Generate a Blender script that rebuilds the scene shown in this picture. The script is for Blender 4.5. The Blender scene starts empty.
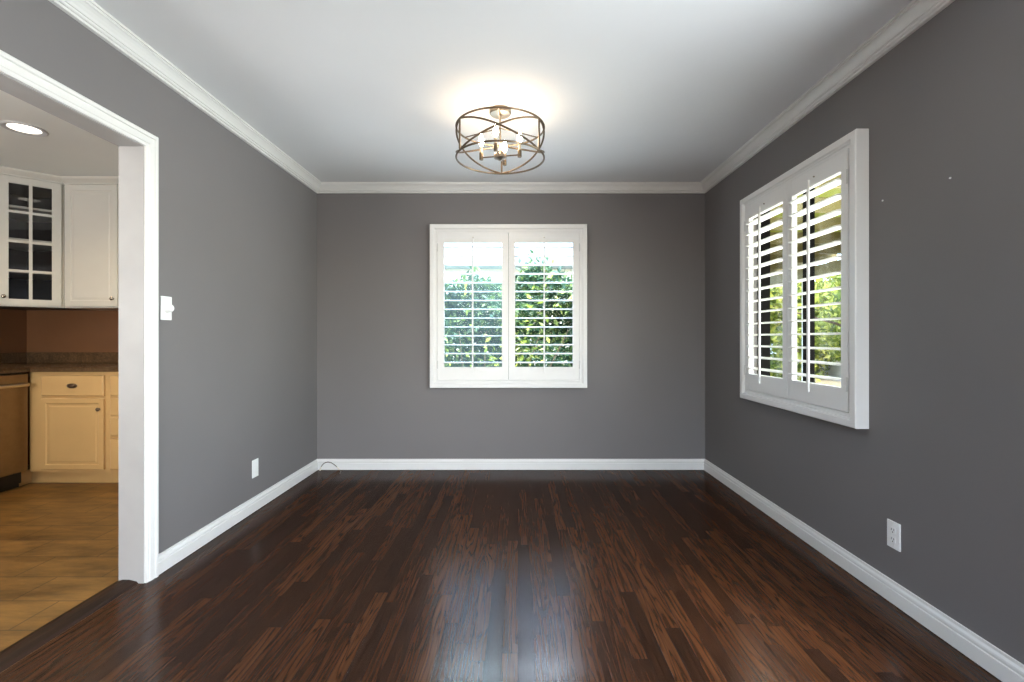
import bpy, bmesh, math, random
from mathutils import Vector, Matrix
import numpy as np

PI = math.pi
scene = bpy.context.scene
COL = scene.collection

# ------------------------------------------------------------------ camera, world, lights, exposure
F_PX = 480.0
CAM_Z = 1.125
cam_data = bpy.data.cameras.new('camera')
cam_data.sensor_fit = 'HORIZONTAL'
cam_data.sensor_width = 36.0
cam_data.lens = F_PX / 1024 * 36.0
cam_data.shift_x = -6 / 1024
cam_data.shift_y = -3 / 1024
cam_data.clip_start = 0.02
cam = bpy.data.objects.new('camera', cam_data)
cam.location = (0, 0, CAM_Z)
cam.rotation_euler = (PI / 2, 0, 0)
COL.objects.link(cam)
scene.camera = cam

scene.view_settings.view_transform = 'Standard'
scene.view_settings.look = 'None'
scene.view_settings.gamma = 1.0
scene.view_settings.exposure = 0.0
scene.view_settings.use_curve_mapping = False

world = bpy.data.worlds.new('world')
scene.world = world
world.use_nodes = True
wn = world.node_tree
wn.nodes.clear()
w_out = wn.nodes.new('ShaderNodeOutputWorld')
w_bg = wn.nodes.new('ShaderNodeBackground')
w_sky = wn.nodes.new('ShaderNodeTexSky')
w_sky.sky_type = 'NISHITA'
w_sky.sun_disc = False
w_sky.sun_elevation = math.radians(52)
w_sky.sun_rotation = math.radians(150)
w_sky.air_density = 1.0
w_sky.dust_density = 2.5
w_bg.inputs['Strength'].default_value = 2.0
wn.links.new(w_sky.outputs[0], w_bg.inputs['Color'])
wn.links.new(w_bg.outputs[0], w_out.inputs['Surface'])


def add_light(name, kind, loc, direction, power, color, **kw):
    d = bpy.data.lights.new(name, kind)
    d.energy = power
    d.color = color
    for k, v in kw.items():
        setattr(d, k, v)
    o = bpy.data.objects.new(name, d)
    o.location = loc
    o.rotation_euler = Vector(direction).to_track_quat('-Z', 'Y').to_euler()
    COL.objects.link(o)
    return o


add_light('sun', 'SUN', (4, -4, 8), (-0.45, 0.62, -0.85), 2.2, (1.0, 0.95, 0.86), angle=0.01)
# unseen fill lamp behind the camera, added to lift the ceiling
add_light('fill_rear', 'AREA', (0.3, -2.35, 0.8), (-0.2, 1, 2.5), 29, (0.92, 0.95, 1.0), shape='RECTANGLE', size=1.7, size_y=1.3)
# added fill lamp for the left wall, outside a made-up window beside the camera
add_light('fill_side', 'AREA', (1.725, 0.70, 1.40), (-1, 0, 0), 118, (0.88, 0.93, 1.0), shape='RECTANGLE', size=1.1, size_y=1.25)
add_light('fill_patio', 'AREA', (3.4, 3.0, 0.95), (-1, 0, 0.45), 360, (0.95, 0.97, 0.90), shape='RECTANGLE', size=2.2, size_y=1.9)  # added lamp out of view, strengthens daylight through the right-hand window
# added lamp above the hedge, boosting the sky for the window's floor reflection
add_light('fill_sky', 'AREA', (-0.1, 5.3, 3.9), (0, -1, -0.75), 1400, (0.72, 0.84, 1.0), shape='RECTANGLE', size=2.6, size_y=2.2)
# unseen fill lamp added inside the kitchen, aimed up to brighten its ceiling
add_light('fill_kitchen', 'AREA', (-3.0, -0.35, 1.3), (-0.1, 1, 1.9), 190, (0.97, 0.98, 1.0), shape='RECTANGLE', size=1.4, size_y=1.1)

# ------------------------------------------------------------------ dimensions
L, R, B, REAR = -1.717, 1.598, 4.10, -2.4
H = 2.438
LT = 0.113                     # thickness of the wall with the doorway
KX, KB, KF = -4.37, 4.27, -0.4   # kitchen: left wall, back wall, front wall
DY0, DY1, DZ = 0.92, 2.200, 2.003  # doorway opening

# ------------------------------------------------------------------ helpers: materials


def new_mat(name):
    m = bpy.data.materials.new(name)
    m.use_nodes = True
    nt = m.node_tree
    return m, nt, nt.nodes['Principled BSDF']


def N(nt, typ, **kw):
    n = nt.nodes.new(typ)
    for k, v in kw.items():
        setattr(n, k, v)
    return n


def math_node(nt, op, a, b=None, c=None):
    n = N(nt, 'ShaderNodeMath', operation=op)
    for i, v in enumerate((a, b, c)):
        if v is None:
            continue
        if isinstance(v, (int, float)):
            n.inputs[i].default_value = v
        else:
            nt.links.new(v, n.inputs[i])
    return n.outputs[0]


def combine(nt, x, y, z):
    n = N(nt, 'ShaderNodeCombineXYZ')
    for i, v in enumerate((x, y, z)):
        if isinstance(v, (int, float)):
            n.inputs[i].default_value = v
        else:
            nt.links.new(v, n.inputs[i])
    return n.outputs[0]


def noise(nt, vec, scale, detail=3, rough=0.5, out='Fac'):
    n = N(nt, 'ShaderNodeTexNoise')
    n.inputs['Scale'].default_value = scale
    n.inputs['Detail'].default_value = detail
    n.inputs['Roughness'].default_value = rough
    if vec is not None:
        nt.links.new(vec, n.inputs['Vector'])
    return n.outputs[out]


def ramp(nt, fac, stops, interp='LINEAR'):
    n = N(nt, 'ShaderNodeValToRGB')
    n.color_ramp.interpolation = interp
    els = n.color_ramp.elements
    while len(els) < len(stops):
        els.new(0.5)
    for e, (p, c) in zip(els, stops):
        e.position = p
        e.color = (*c, 1) if len(c) == 3 else c
    nt.links.new(fac, n.inputs[0])
    return n.outputs['Color']


def mix(nt, fac, a, b, blend='MIX'):
    n = N(nt, 'ShaderNodeMix', data_type='RGBA', blend_type=blend)
    for sock, v in ((n.inputs[0], fac), (n.inputs[6], a), (n.inputs[7], b)):
        if isinstance(v, (int, float)):
            sock.default_value = v
        elif isinstance(v, tuple):
            sock.default_value = (*v, 1)
        else:
            nt.links.new(v, sock)
    return n.outputs[2]


def bump(nt, bsdf, height, strength, dist=0.01):
    n = N(nt, 'ShaderNodeBump')
    n.inputs['Strength'].default_value = strength
    n.inputs['Distance'].default_value = dist
    nt.links.new(height, n.inputs['Height'])
    nt.links.new(n.outputs[0], bsdf.inputs['Normal'])


def objco(nt):
    return N(nt, 'ShaderNodeTexCoord').outputs['Object']


def paint(name, color, rough=0.5, var=0.06, scale=3.0, orange=0.0, orange_scale=180):
    m, nt, b = new_mat(name)
    co = objco(nt)
    f = noise(nt, co, scale, 3)
    lo = tuple(c * (1 - var) for c in color)
    hi = tuple(min(1, c * (1 + var)) for c in color)
    nt.links.new(ramp(nt, f, [(0.3, lo), (0.7, hi)]), b.inputs['Base Color'])
    b.inputs['Roughness'].default_value = rough
    if orange:
        bump(nt, b, noise(nt, co, orange_scale, 2), orange, 0.002)
    return m


def metal(name, color, rough=0.3):
    m, nt, b = new_mat(name)
    co = objco(nt)
    f = noise(nt, co, 25, 2)
    nt.links.new(ramp(nt, f, [(0.3, tuple(c * 0.9 for c in color)), (0.7, color)]), b.inputs['Base Color'])
    b.inputs['Metallic'].default_value = 1
    b.inputs['Roughness'].default_value = rough
    return m


def emitter(name, color, strength):
    m, nt, b = new_mat(name)
    b.inputs['Base Color'].default_value = (*color, 1)
    b.inputs['Emission Color'].default_value = (*color, 1)
    b.inputs['Emission Strength'].default_value = strength
    return m


def glass_mat(name, tint=(1, 1, 1), haze=0.0, ior=0.03):
    m, nt, b = new_mat(name)
    nt.nodes.remove(b)
    out = nt.nodes['Material Output']
    tr = N(nt, 'ShaderNodeBsdfTransparent')
    tr.inputs[0].default_value = (*tint, 1)
    gl = N(nt, 'ShaderNodeBsdfGlossy')
    gl.inputs['Roughness'].default_value = 0.02
    lw = N(nt, 'ShaderNodeLayerWeight')
    fac = math_node(nt, 'MULTIPLY_ADD', math_node(nt, 'POWER', lw.outputs['Facing'], 5.0), 0.6, ior)
    mx = N(nt, 'ShaderNodeMixShader')
    nt.links.new(fac, mx.inputs[0])
    nt.links.new(tr.outputs[0], mx.inputs[1])
    nt.links.new(gl.outputs[0], mx.inputs[2])
    last = mx
    if haze:
        df = N(nt, 'ShaderNodeBsdfTranslucent')
        df.inputs[0].default_value = (0.8, 0.95, 0.92, 1)
        m2 = N(nt, 'ShaderNodeMixShader')
        m2.inputs[0].default_value = haze
        nt.links.new(mx.outputs[0], m2.inputs[1])
        nt.links.new(df.outputs[0], m2.inputs[2])
        last = m2
    nt.links.new(last.outputs[0], out.inputs['Surface'])
    return m


def floor_wood():
    m, nt, b = new_mat('dark_oak_strip_floor')
    co = objco(nt)
    sp = N(nt, 'ShaderNodeSeparateXYZ')
    nt.links.new(co, sp.inputs[0])
    x, y = sp.outputs[0], sp.outputs[1]
    W, LEN = 0.0572, 0.95
    xr = math_node(nt, 'DIVIDE', x, W)
    row = math_node(nt, 'FLOOR', xr)
    xf = math_node(nt, 'FRACT', xr)
    w1 = N(nt, 'ShaderNodeTexWhiteNoise', noise_dimensions='1D')
    nt.links.new(row, w1.inputs['W'])
    yy = math_node(nt, 'ADD', math_node(nt, 'DIVIDE', y, LEN), math_node(nt, 'MULTIPLY', w1.outputs['Value'], 7.3))
    seg = math_node(nt, 'FLOOR', yy)
    yf = math_node(nt, 'FRACT', yy)
    w2 = N(nt, 'ShaderNodeTexWhiteNoise', noise_dimensions='2D')
    nt.links.new(combine(nt, row, seg, 0), w2.inputs['Vector'])
    rnd = w2.outputs['Value']
    base = ramp(nt, rnd, [(0.0, (0.027, 0.0112, 0.0056)), (0.3, (0.042, 0.0166, 0.0076)), (0.7, (0.055, 0.0212, 0.0090)), (1.0, (0.070, 0.0275, 0.0112))])
    off = math_node(nt, 'MULTIPLY', rnd, 37.0)
    # fine pores along the board
    pores = noise(nt, combine(nt, math_node(nt, 'MULTIPLY', x, 150), math_node(nt, 'MULTIPLY', y, 4), off), 1.0, 4, 0.6)
    # cathedral figure: contour lines of a long stretched noise
    fig = noise(nt, combine(nt, math_node(nt, 'MULTIPLY', x, 17), math_node(nt, 'MULTIPLY', y, 1.1), off), 1.0, 2, 0.45)
    rings = math_node(nt, 'SINE', math_node(nt, 'MULTIPLY', fig, 75.0))
    rings = math_node(nt, 'MULTIPLY_ADD', rings, 0.5, 0.5)
    c1 = mix(nt, 1.0, base, ramp(nt, rings, [(0.0, (0.60, 0.57, 0.55)), (0.35, (1.0, 1.0, 1.0)), (1.0, (1.1, 1.08, 1.06))]), 'MULTIPLY')
    c2 = mix(nt, 1.0, c1, ramp(nt, pores, [(0.34, (0.66, 0.64, 0.62)), (0.5, (0.98, 0.98, 0.98)), (0.70, (1.2, 1.18, 1.16))]), 'MULTIPLY')
    edge = math_node(nt, 'MINIMUM', xf, math_node(nt, 'SUBTRACT', 1.0, xf))
    ex = math_node(nt, 'LESS_THAN', edge, 0.022)
    ye = math_node(nt, 'MINIMUM', yf, math_node(nt, 'SUBTRACT', 1.0, yf))
    ey = math_node(nt, 'LESS_THAN', ye, 0.0012)
    gap = math_node(nt, 'MAXIMUM', ex, ey)
    c3 = mix(nt, math_node(nt, 'MULTIPLY', gap, 0.9), c2, (0.004, 0.002, 0.0015))
    nt.links.new(c3, b.inputs['Base Color'])
    rg = math_node(nt, 'MULTIPLY_ADD', pores, 0.10, 0.15)
    b.inputs['Roughness'].default_value = 0.6
    b.inputs['Specular IOR Level'].default_value = 0.0
    gl = N(nt, 'ShaderNodeBsdfGlossy')
    nt.links.new(rg, gl.inputs['Roughness'])
    lw = N(nt, 'ShaderNodeLayerWeight')
    fac = math_node(nt, 'MULTIPLY_ADD', math_node(nt, 'POWER', lw.outputs['Facing'], 5.0), 0.14, 0.072)
    mx = N(nt, 'ShaderNodeMixShader')
    nt.links.new(fac, mx.inputs[0])
    nt.links.new(b.outputs[0], mx.inputs[1])
    nt.links.new(gl.outputs[0], mx.inputs[2])
    nt.links.new(mx.outputs[0], nt.nodes['Material Output'].inputs['Surface'])
    h = math_node(nt, 'SUBTRACT', math_node(nt, 'MULTIPLY_ADD', rings, 0.12, math_node(nt, 'MULTIPLY', pores, 0.35)), math_node(nt, 'MULTIPLY', gap, 0.8))
    h = math_node(nt, 'ADD', h, math_node(nt, 'MULTIPLY', rnd, 0.25))
    bump(nt, b, h, 0.35, 0.0014)
    nt.links.new(b.inputs['Normal'].links[0].from_socket, gl.inputs['Normal'])
    return m


def tile_mat():
    m, nt, b = new_mat('golden_slate_look_tile')
    co = objco(nt)
    br = N(nt, 'ShaderNodeTexBrick')
    br.offset = 0.5
    br.inputs['Scale'].default_value = 1
    br.inputs['Brick Width'].default_value = 0.414
    br.inputs['Row Height'].default_value = 0.207
    br.inputs['Mortar Size'].default_value = 0.0035
    br.inputs['Color1'].default_value = (0.18, 0.088, 0.019, 1)
    br.inputs['Color2'].default_value = (0.225, 0.115, 0.028, 1)
    br.inputs['Mortar'].default_value = (0.09, 0.045, 0.015, 1)
    mp = N(nt, 'ShaderNodeMapping')
    mp.inputs['Location'].default_value = (0.1, -0.193, 0)
    nt.links.new(co, mp.inputs[0])
    nt.links.new(mp.outputs[0], br.inputs['Vector'])
    mp2 = N(nt, 'ShaderNodeMapping')
    mp2.inputs['Rotation'].default_value = (0, 0, 0.5)
    mp2.inputs['Scale'].default_value = (2.0, 7.0, 1.0)
    nt.links.new(co, mp2.inputs[0])
    f = noise(nt, mp2.outputs[0], 1.6, 5, 0.65)
    c = mix(nt, 1.0, br.outputs['Color'], ramp(nt, f, [(0.32, (0.52, 0.49, 0.45)), (0.48, (0.95, 0.95, 0.95)), (0.66, (1.45, 1.45, 1.5))]), 'MULTIPLY')
    nt.links.new(c, b.inputs['Base Color'])
    b.inputs['Roughness'].default_value = 0.42
    bump(nt, b, f, 0.3, 0.006)
    return m


def granite_mat():
    m, nt, b = new_mat('brown_granite')
    co = objco(nt)
    f = noise(nt, co, 160, 4, 0.7)
    g = noise(nt, co, 30, 3)
    c = ramp(nt, f, [(0.3, (0.03, 0.018, 0.009)), (0.5, (0.11, 0.062, 0.028)), (0.7, (0.24, 0.15, 0.075))])
    c = mix(nt, 1.0, c, ramp(nt, g, [(0.3, (0.75, 0.75, 0.75)), (0.7, (1.15, 1.15, 1.15))]), 'MULTIPLY')
    nt.links.new(c, b.inputs['Base Color'])
    b.inputs['Roughness'].default_value = 0.22
    return m


def leaf_mat(name, c_lo, c_mid, c_hi, trans=0.35):
    m, nt, b = new_mat(name)
    g = N(nt, 'ShaderNodeNewGeometry')
    c = ramp(nt, g.outputs['Random Per Island'], [(0.0, c_lo), (0.55, c_mid), (1.0, c_hi)])
    nt.links.new(c, b.inputs['Base Color'])
    b.inputs['Roughness'].default_value = 0.5
    tl = N(nt, 'ShaderNodeBsdfTranslucent')
    nt.links.new(c, tl.inputs[0])
    mx = N(nt, 'ShaderNodeMixShader')
    mx.inputs[0].default_value = trans
    nt.links.new(b.outputs[0], mx.inputs[1])
    nt.links.new(tl.outputs[0], mx.inputs[2])
    nt.links.new(mx.outputs[0], nt.nodes['Material Output'].inputs['Surface'])
    return m


def wood_simple(name, dark, light, scale=(3, 30, 30), rough=0.5):
    m, nt, b = new_mat(name)
    co = objco(nt)
    mp = N(nt, 'ShaderNodeMapping')
    mp.inputs['Scale'].default_value = scale
    nt.links.new(co, mp.inputs[0])
    f = noise(nt, mp.outputs[0], 1.5, 4, 0.6)
    nt.links.new(ramp(nt, f, [(0.3, dark), (0.7, light)]), b.inputs['Base Color'])
    b.inputs['Roughness'].default_value = rough
    bump(nt, b, f, 0.15, 0.003)
    return m


M = {}
M['wall'] = paint('plum_grey_wall_paint', (0.158, 0.148, 0.147), 0.62, 0.03, 1.6, 0.10, 260)
M['ceiling'] = paint('white_ceiling_paint', (0.81, 0.813, 0.82), 0.85, 0.012, 2.0, 0.06, 200)
M['hinge'] = paint('grey_white_hinge', (0.55, 0.55, 0.54), 0.35, 0.02)
M['trim'] = paint('white_semigloss_trim', (0.69, 0.682, 0.662), 0.32, 0.02, 5.0)
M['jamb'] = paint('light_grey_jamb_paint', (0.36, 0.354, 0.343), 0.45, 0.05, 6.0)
M['shutter'] = paint('white_shutter_paint', (0.76, 0.755, 0.745), 0.33, 0.015, 6.0)
M['floor'] = floor_wood()
M['threshold'] = wood_simple('dark_stained_threshold', (0.010, 0.005, 0.003), (0.034, 0.015, 0.0075), (40, 2.5, 40), 0.5)
M['threshold'].node_tree.nodes['Principled BSDF'].inputs['Specular IOR Level'].default_value = 0.2
M['tile'] = tile_mat()
M['kitchen_ceiling'] = paint('kitchen_ceiling_paint', (0.76, 0.79, 0.75), 0.4, 0.02, 2.0)
M['kitchen_wall'] = paint('brown_kitchen_wall_paint', (0.21, 0.095, 0.038), 0.38, 0.05, 4.0)
M['upper_paint'] = paint('off_white_cabinet_paint', (0.64, 0.63, 0.56), 0.28, 0.02, 4.0)
M['base_warm_lit'] = paint('warm_lit_cabinet_paint', (0.66, 0.43, 0.18), 0.33, 0.03, 4.0)  # warm kitchen light put into the base cabinets' colour
M['granite'] = granite_mat()
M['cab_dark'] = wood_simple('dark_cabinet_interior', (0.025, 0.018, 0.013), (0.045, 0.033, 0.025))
M['steel'] = metal('brown_tinted_stainless', (0.30, 0.22, 0.14), 0.32)
M['handle_steel'] = metal('satin_handle_steel', (0.62, 0.52, 0.38), 0.3)
M['nickel'] = metal('aged_nickel', (0.42, 0.37, 0.31), 0.25)
M['bronze'] = metal('antique_bronze', (0.17, 0.125, 0.085), 0.35)
M['brushed'] = metal('brushed_nickel', (0.36, 0.29, 0.22), 0.3)
M['black'] = paint('black_plastic', (0.012, 0.012, 0.012), 0.4)
M['dark_alu'] = paint('dark_bronze_aluminium', (0.0025, 0.0022, 0.002), 0.6, 0.1)
M['dark_alu'].node_tree.nodes['Principled BSDF'].inputs['Specular IOR Level'].default_value = 0.03
M['plastic'] = paint('white_plastic', (0.80, 0.80, 0.79), 0.35, 0.01)
M['slot'] = paint('dark_slot', (0.03, 0.03, 0.03), 0.6)
M['cable'] = paint('tan_cable', (0.09, 0.07, 0.05), 0.5, 0.1)
M['connector'] = metal('crimped_connector', (0.7, 0.62, 0.5), 0.35)
M['sleeve'] = paint('ivory_candle_sleeve', (0.62, 0.50, 0.36), 0.5)
M['bulb'] = emitter('lit_bulb', (1.0, 0.80, 0.57), 98)
M['lens'] = emitter('lit_downlight_lens', (1.0, 0.93, 0.80), 2.6)
M['glass'] = glass_mat('clear_window_glass', (0.97, 0.99, 0.98), 0.0, 0.002)
M['screen_glass'] = glass_mat('dusty_window_glass', (0.90, 0.97, 0.95), 0.015, 0.002)
M['cab_glass'] = glass_mat('cabinet_glass', (0.9, 0.9, 0.9), 0.0, 0.045)
M['soffit'] = wood_simple('cream_painted_boards', (0.14, 0.13, 0.05), (0.22, 0.20, 0.08), (3, 20, 20), 0.6)


def translucent(name, color, amount):
    m, nt, b = new_mat(name)
    co = objco(nt)
    f = noise(nt, co, 3, 3)
    c = ramp(nt, f, [(0.3, tuple(k * 0.85 for k in color)), (0.7, color)])
    nt.links.new(c, b.inputs['Base Color'])
    b.inputs['Roughness'].default_value = 0.5
    tl = N(nt, 'ShaderNodeBsdfTranslucent')
    nt.links.new(c, tl.inputs[0])
    mx = N(nt, 'ShaderNodeMixShader')
    mx.inputs[0].default_value = amount
    nt.links.new(b.outputs[0], mx.inputs[1])
    nt.links.new(tl.outputs[0], mx.inputs[2])
    nt.links.new(mx.outputs[0], nt.nodes['Material Output'].inputs['Surface'])
    return m


M['panel'] = translucent('yellowed_translucent_panel', (0.24, 0.25, 0.055), 0.6)
M['rafter'] = wood_simple('weathered_rafter_wood', (0.09, 0.072, 0.02), (0.15, 0.125, 0.04), (4, 20, 20), 0.7)
M['white_ext'] = paint('white_exterior_paint', (0.75, 0.77, 0.78), 0.6, 0.04, 3.0)
M['stucco'] = paint('pale_stucco', (0.82, 0.82, 0.79), 0.9, 0.05, 8.0, 0.4, 60)
M['fascia'] = paint('blue_grey_roof', (0.19, 0.25, 0.27), 0.8, 0.1, 12.0)
M['soil'] = paint('dry_garden_ground', (0.22, 0.19, 0.12), 0.95, 0.25, 6.0, 0.5, 30)
M['leaf_hedge'] = leaf_mat('hedge_leaf', (0.012, 0.045, 0.026), (0.03, 0.085, 0.04), (0.15, 0.22, 0.06))
M['leaf_lime'] = leaf_mat('lime_leaf', (0.06, 0.10, 0.018), (0.22, 0.28, 0.045), (0.52, 0.52, 0.11), 0.45)
M['bark'] = wood_simple('bark', (0.06, 0.04, 0.025), (0.16, 0.11, 0.07), (20, 20, 4), 0.9)

# ------------------------------------------------------------------ helpers: objects


def link_obj(name, bm, m, parent=None, smooth=False):
    bmesh.ops.recalc_face_normals(bm, faces=bm.faces)
    me = bpy.data.meshes.new(name)
    bm.to_mesh(me)
    bm.free()
    me.materials.append(m)
    if smooth:
        for p in me.polygons:
            p.use_smooth = True
        try:
            me.set_sharp_from_angle(angle=math.radians(38))
        except Exception:
            pass
    o = bpy.data.objects.new(name, me)
    COL.objects.link(o)
    if parent is not None:
        o.parent = parent
    return o


def struct(name, bm, m, parent=None, smooth=False):
    o = link_obj(name, bm, m, parent, smooth)
    if parent is None:
        o['kind'] = 'structure'
    return o


def tag(o, label, cat, group=None):
    o['label'] = label
    o['category'] = cat
    if group:
        o['group'] = group
    return o


def thing(name, label, cat, loc, rotz=0.0, group=None, rot=None):
    o = bpy.data.objects.new(name, None)
    o.empty_display_size = 0.05
    o.location = loc
    o.rotation_euler = rot if rot else (0, 0, rotz)
    COL.objects.link(o)
    return tag(o, label, cat, group)


def copy_tree(o, parent=None):
    c = o.copy()
    COL.objects.link(c)
    if parent is not None:
        c.parent = parent
    for ch in list(o.children):
        copy_tree(ch, c)
    return c


def add_box(bm, lo, hi, bev=0.0):
    b2 = bmesh.new()
    bmesh.ops.create_cube(b2, size=1.0)
    for v in b2.verts:
        v.co = Vector([lo[i] + (v.co[i] + 0.5) * (hi[i] - lo[i]) for i in range(3)])
    if bev:
        bmesh.ops.bevel(b2, geom=list(b2.edges), offset=bev, segments=2, affect='EDGES', profile=0.6)
    merge(bm, b2)


def merge(bm, b2, mat=None):
    if mat is not None:
        bmesh.ops.transform(b2, matrix=mat, verts=b2.verts)
    me = bpy.data.meshes.new('tmp')
    b2.to_mesh(me)
    b2.free()
    bm.from_mesh(me)
    bpy.data.meshes.remove(me)


def box(lo, hi, bev=0.0):
    bm = bmesh.new()
    add_box(bm, lo, hi, bev)
    return bm


def add_tube(bm, pts, r, seg=8, closed=False, caps=True):
    pts = [Vector(p) for p in pts]
    n = len(pts)
    rings = []
    ref = None
    for i, p in enumerate(pts):
        if closed:
            t = (pts[(i + 1) % n] - pts[(i - 1) % n]).normalized()
        else:
            t = (pts[min(i + 1, n - 1)] - pts[max(i - 1, 0)]).normalized()
        if ref is None:
            ref = Vector((0, 0, 1)) if abs(t.z) < 0.9 else Vector((1, 0, 0))
        a = (ref - t * ref.dot(t)).normalized()
        ref = a
        b = t.cross(a)
        rr = r[i] if isinstance(r, (list, tuple)) else r
        rings.append([bm.verts.new(p + rr * (math.cos(2 * PI * k / seg) * a + math.sin(2 * PI * k / seg) * b)) for k in range(seg)])
    m = n if closed else n - 1
    for i in range(m):
        A, Bq = rings[i], rings[(i + 1) % n]
        for k in range(seg):
            bm.faces.new((A[k], A[(k + 1) % seg], Bq[(k + 1) % seg], Bq[k]))
    if caps and not closed:
        bm.faces.new(rings[0])
        bm.faces.new(list(reversed(rings[-1])))


def tube(pts, r, seg=8, closed=False):
    bm = bmesh.new()
    add_tube(bm, pts, r, seg, closed)
    return bm


def lathe(bm, prof, seg=24, center=(0, 0, 0), axis='Z'):
    """prof: list of (radius, height); revolves about the axis."""
    def place(r, h, a):
        c, s = r * math.cos(a), r * math.sin(a)
        p = {'Z': (c, s, h), 'Y': (c, h, s), 'X': (h, c, s)}[axis]
        return Vector(center) + Vector(p)
    rings = []
    for r, h in prof:
        if r < 1e-6:
            rings.append([bm.verts.new(place(0, h, 0))])
        else:
            rings.append([bm.verts.new(place(r, h, 2 * PI * k / seg)) for k in range(seg)])
    for A, Bq in zip(rings, rings[1:]):
        for k in range(seg):
            a0, a1 = A[k % len(A)], A[(k + 1) % len(A)]
            b0, b1 = Bq[k % len(Bq)], Bq[(k + 1) % len(Bq)]
            vs = []
            for v in (a0, a1, b1, b0):
                if v not in vs:
                    vs.append(v)
            if len(vs) >= 3:
                bm.faces.new(vs)


def lathed(prof, seg=24, center=(0, 0, 0), axis='Z'):
    bm = bmesh.new()
    lathe(bm, prof, seg, center, axis)
    return bm


def prism(profile, fn0, fn1):
    """sweep a closed 2D profile between two mapping functions (for mitred mouldings)."""
    bm = bmesh.new()
    a = [bm.verts.new(fn0(*p)) for p in profile]
    b = [bm.verts.new(fn1(*p)) for p in profile]
    n = len(profile)
    for i in range(n):
        bm.faces.new((a[i], a[(i + 1) % n], b[(i + 1) % n], b[i]))
    bm.faces.new(a)
    bm.faces.new(list(reversed(b)))
    return bm


def ring_sweep(profile, fn_list, closed=True):
    bm = bmesh.new()
    rows = [[bm.verts.new(f(*p)) for p in profile] for f in fn_list]
    n = len(profile)
    cnt = len(rows)
    for j in range(cnt if closed else cnt - 1):
        a, b = rows[j], rows[(j + 1) % cnt]
        for i in range(n):
            bm.faces.new((a[i], a[(i + 1) % n], b[(i + 1) % n], b[i]))
    if not closed:
        bm.faces.new(rows[0])
        bm.faces.new(list(reversed(rows[-1])))
    return bm


def slab(us, vs, solid, to3d, t):
    """wall slab: grid of cells in (u, v), holes where solid() is False, thickness t."""
    bm = bmesh.new()
    cache = {}

    def V(u, v, w):
        k = (round(u, 5), round(v, 5), round(w, 5))
        if k not in cache:
            cache[k] = bm.verts.new(to3d(u, v, w))
        return cache[k]
    nu, nv = len(us) - 1, len(vs) - 1
    S = [[solid((us[i] + us[i + 1]) / 2, (vs[j] + vs[j + 1]) / 2) for j in range(nv)] for i in range(nu)]
    for i in range(nu):
        for j in range(nv):
            if not S[i][j]:
                continue
            u0, u1, v0, v1 = us[i], us[i + 1], vs[j], vs[j + 1]
            for w in (0, t):
                bm.faces.new((V(u0, v0, w), V(u1, v0, w), V(u1, v1, w), V(u0, v1, w)))
            for (di, dj, a, b) in ((-1, 0, (u0, v0), (u0, v1)), (1, 0, (u1, v0), (u1, v1)), (0, -1, (u0, v0), (u1, v0)), (0, 1, (u0, v1), (u1, v1))):
                ii, jj = i + di, j + dj
                if not (0 <= ii < nu and 0 <= jj < nv and S[ii][jj]):
                    bm.faces.new((V(*a, 0), V(*b, 0), V(*b, t), V(*a, t)))
    return bm


# ------------------------------------------------------------------ room shell
# shutter frames, outer edges (also used for the holes)
W1 = dict(u0=-0.743, u1=0.583, z0=0.704, z1=2.084)     # back wall, u = X
W2 = dict(u0=2.184, u1=3.325, z0=0.711, z1=2.078)      # right wall, u = Y
IN = 0.064

W3 = dict(u0=0.08, u1=1.32, z0=0.711, z1=2.078)        # unseen window beside the camera, added to carry the side fill lamp


def hole(W, u, v):
    return W['u0'] + IN < u < W['u1'] - IN and W['z0'] + IN < v < W['z1'] - IN


EXT = 0.105
struct('floor', box((L - 0.02, REAR - 0.1, -0.08), (R + EXT, B + EXT, 0.0)), M['floor'])
struct('ceiling', box((L - LT, REAR - 0.1, H), (R + EXT, B + EXT, H + 0.12)), M['ceiling'])
struct('wall_back', slab(sorted({L - LT, W1['u0'] + IN, W1['u1'] - IN, R + EXT}), sorted({0, W1['z0'] + IN, W1['z1'] - IN, H}),
                         lambda u, v: not hole(W1, u, v), lambda u, v, w: Vector((u, B + w, v)), EXT), M['wall'])
struct('wall_right', slab([REAR, W3['u0'] + IN, W3['u1'] - IN, W2['u0'] + IN, W2['u1'] - IN, B], [0, W2['z0'] + IN, W2['z1'] - IN, H], lambda u, v: not (hole(W2, u, v) or hole(W3, u, v)),
                          lambda u, v, w: Vector((R + w, u, v)), EXT), M['wall'])
struct('wall_left', slab([REAR, DY0 - 0.012, DY1 + 0.012, B], [0, DZ + 0.012, H],
                         lambda u, v: not (DY0 - 0.012 < u < DY1 + 0.012 and v < DZ + 0.012),
                         lambda u, v, w: Vector((L - w, u, v)), LT), M['wall'])
struct('wall_rear', slab([L - LT, -1.35, 1.35, R + EXT], [0, 0.05, 2.32, H],
                         lambda u, v: not (-1.35 < u < 1.35 and 0.05 < v < 2.32),
                         lambda u, v, w: Vector((u, REAR - w, v)), 0.12), M['wall'])

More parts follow.
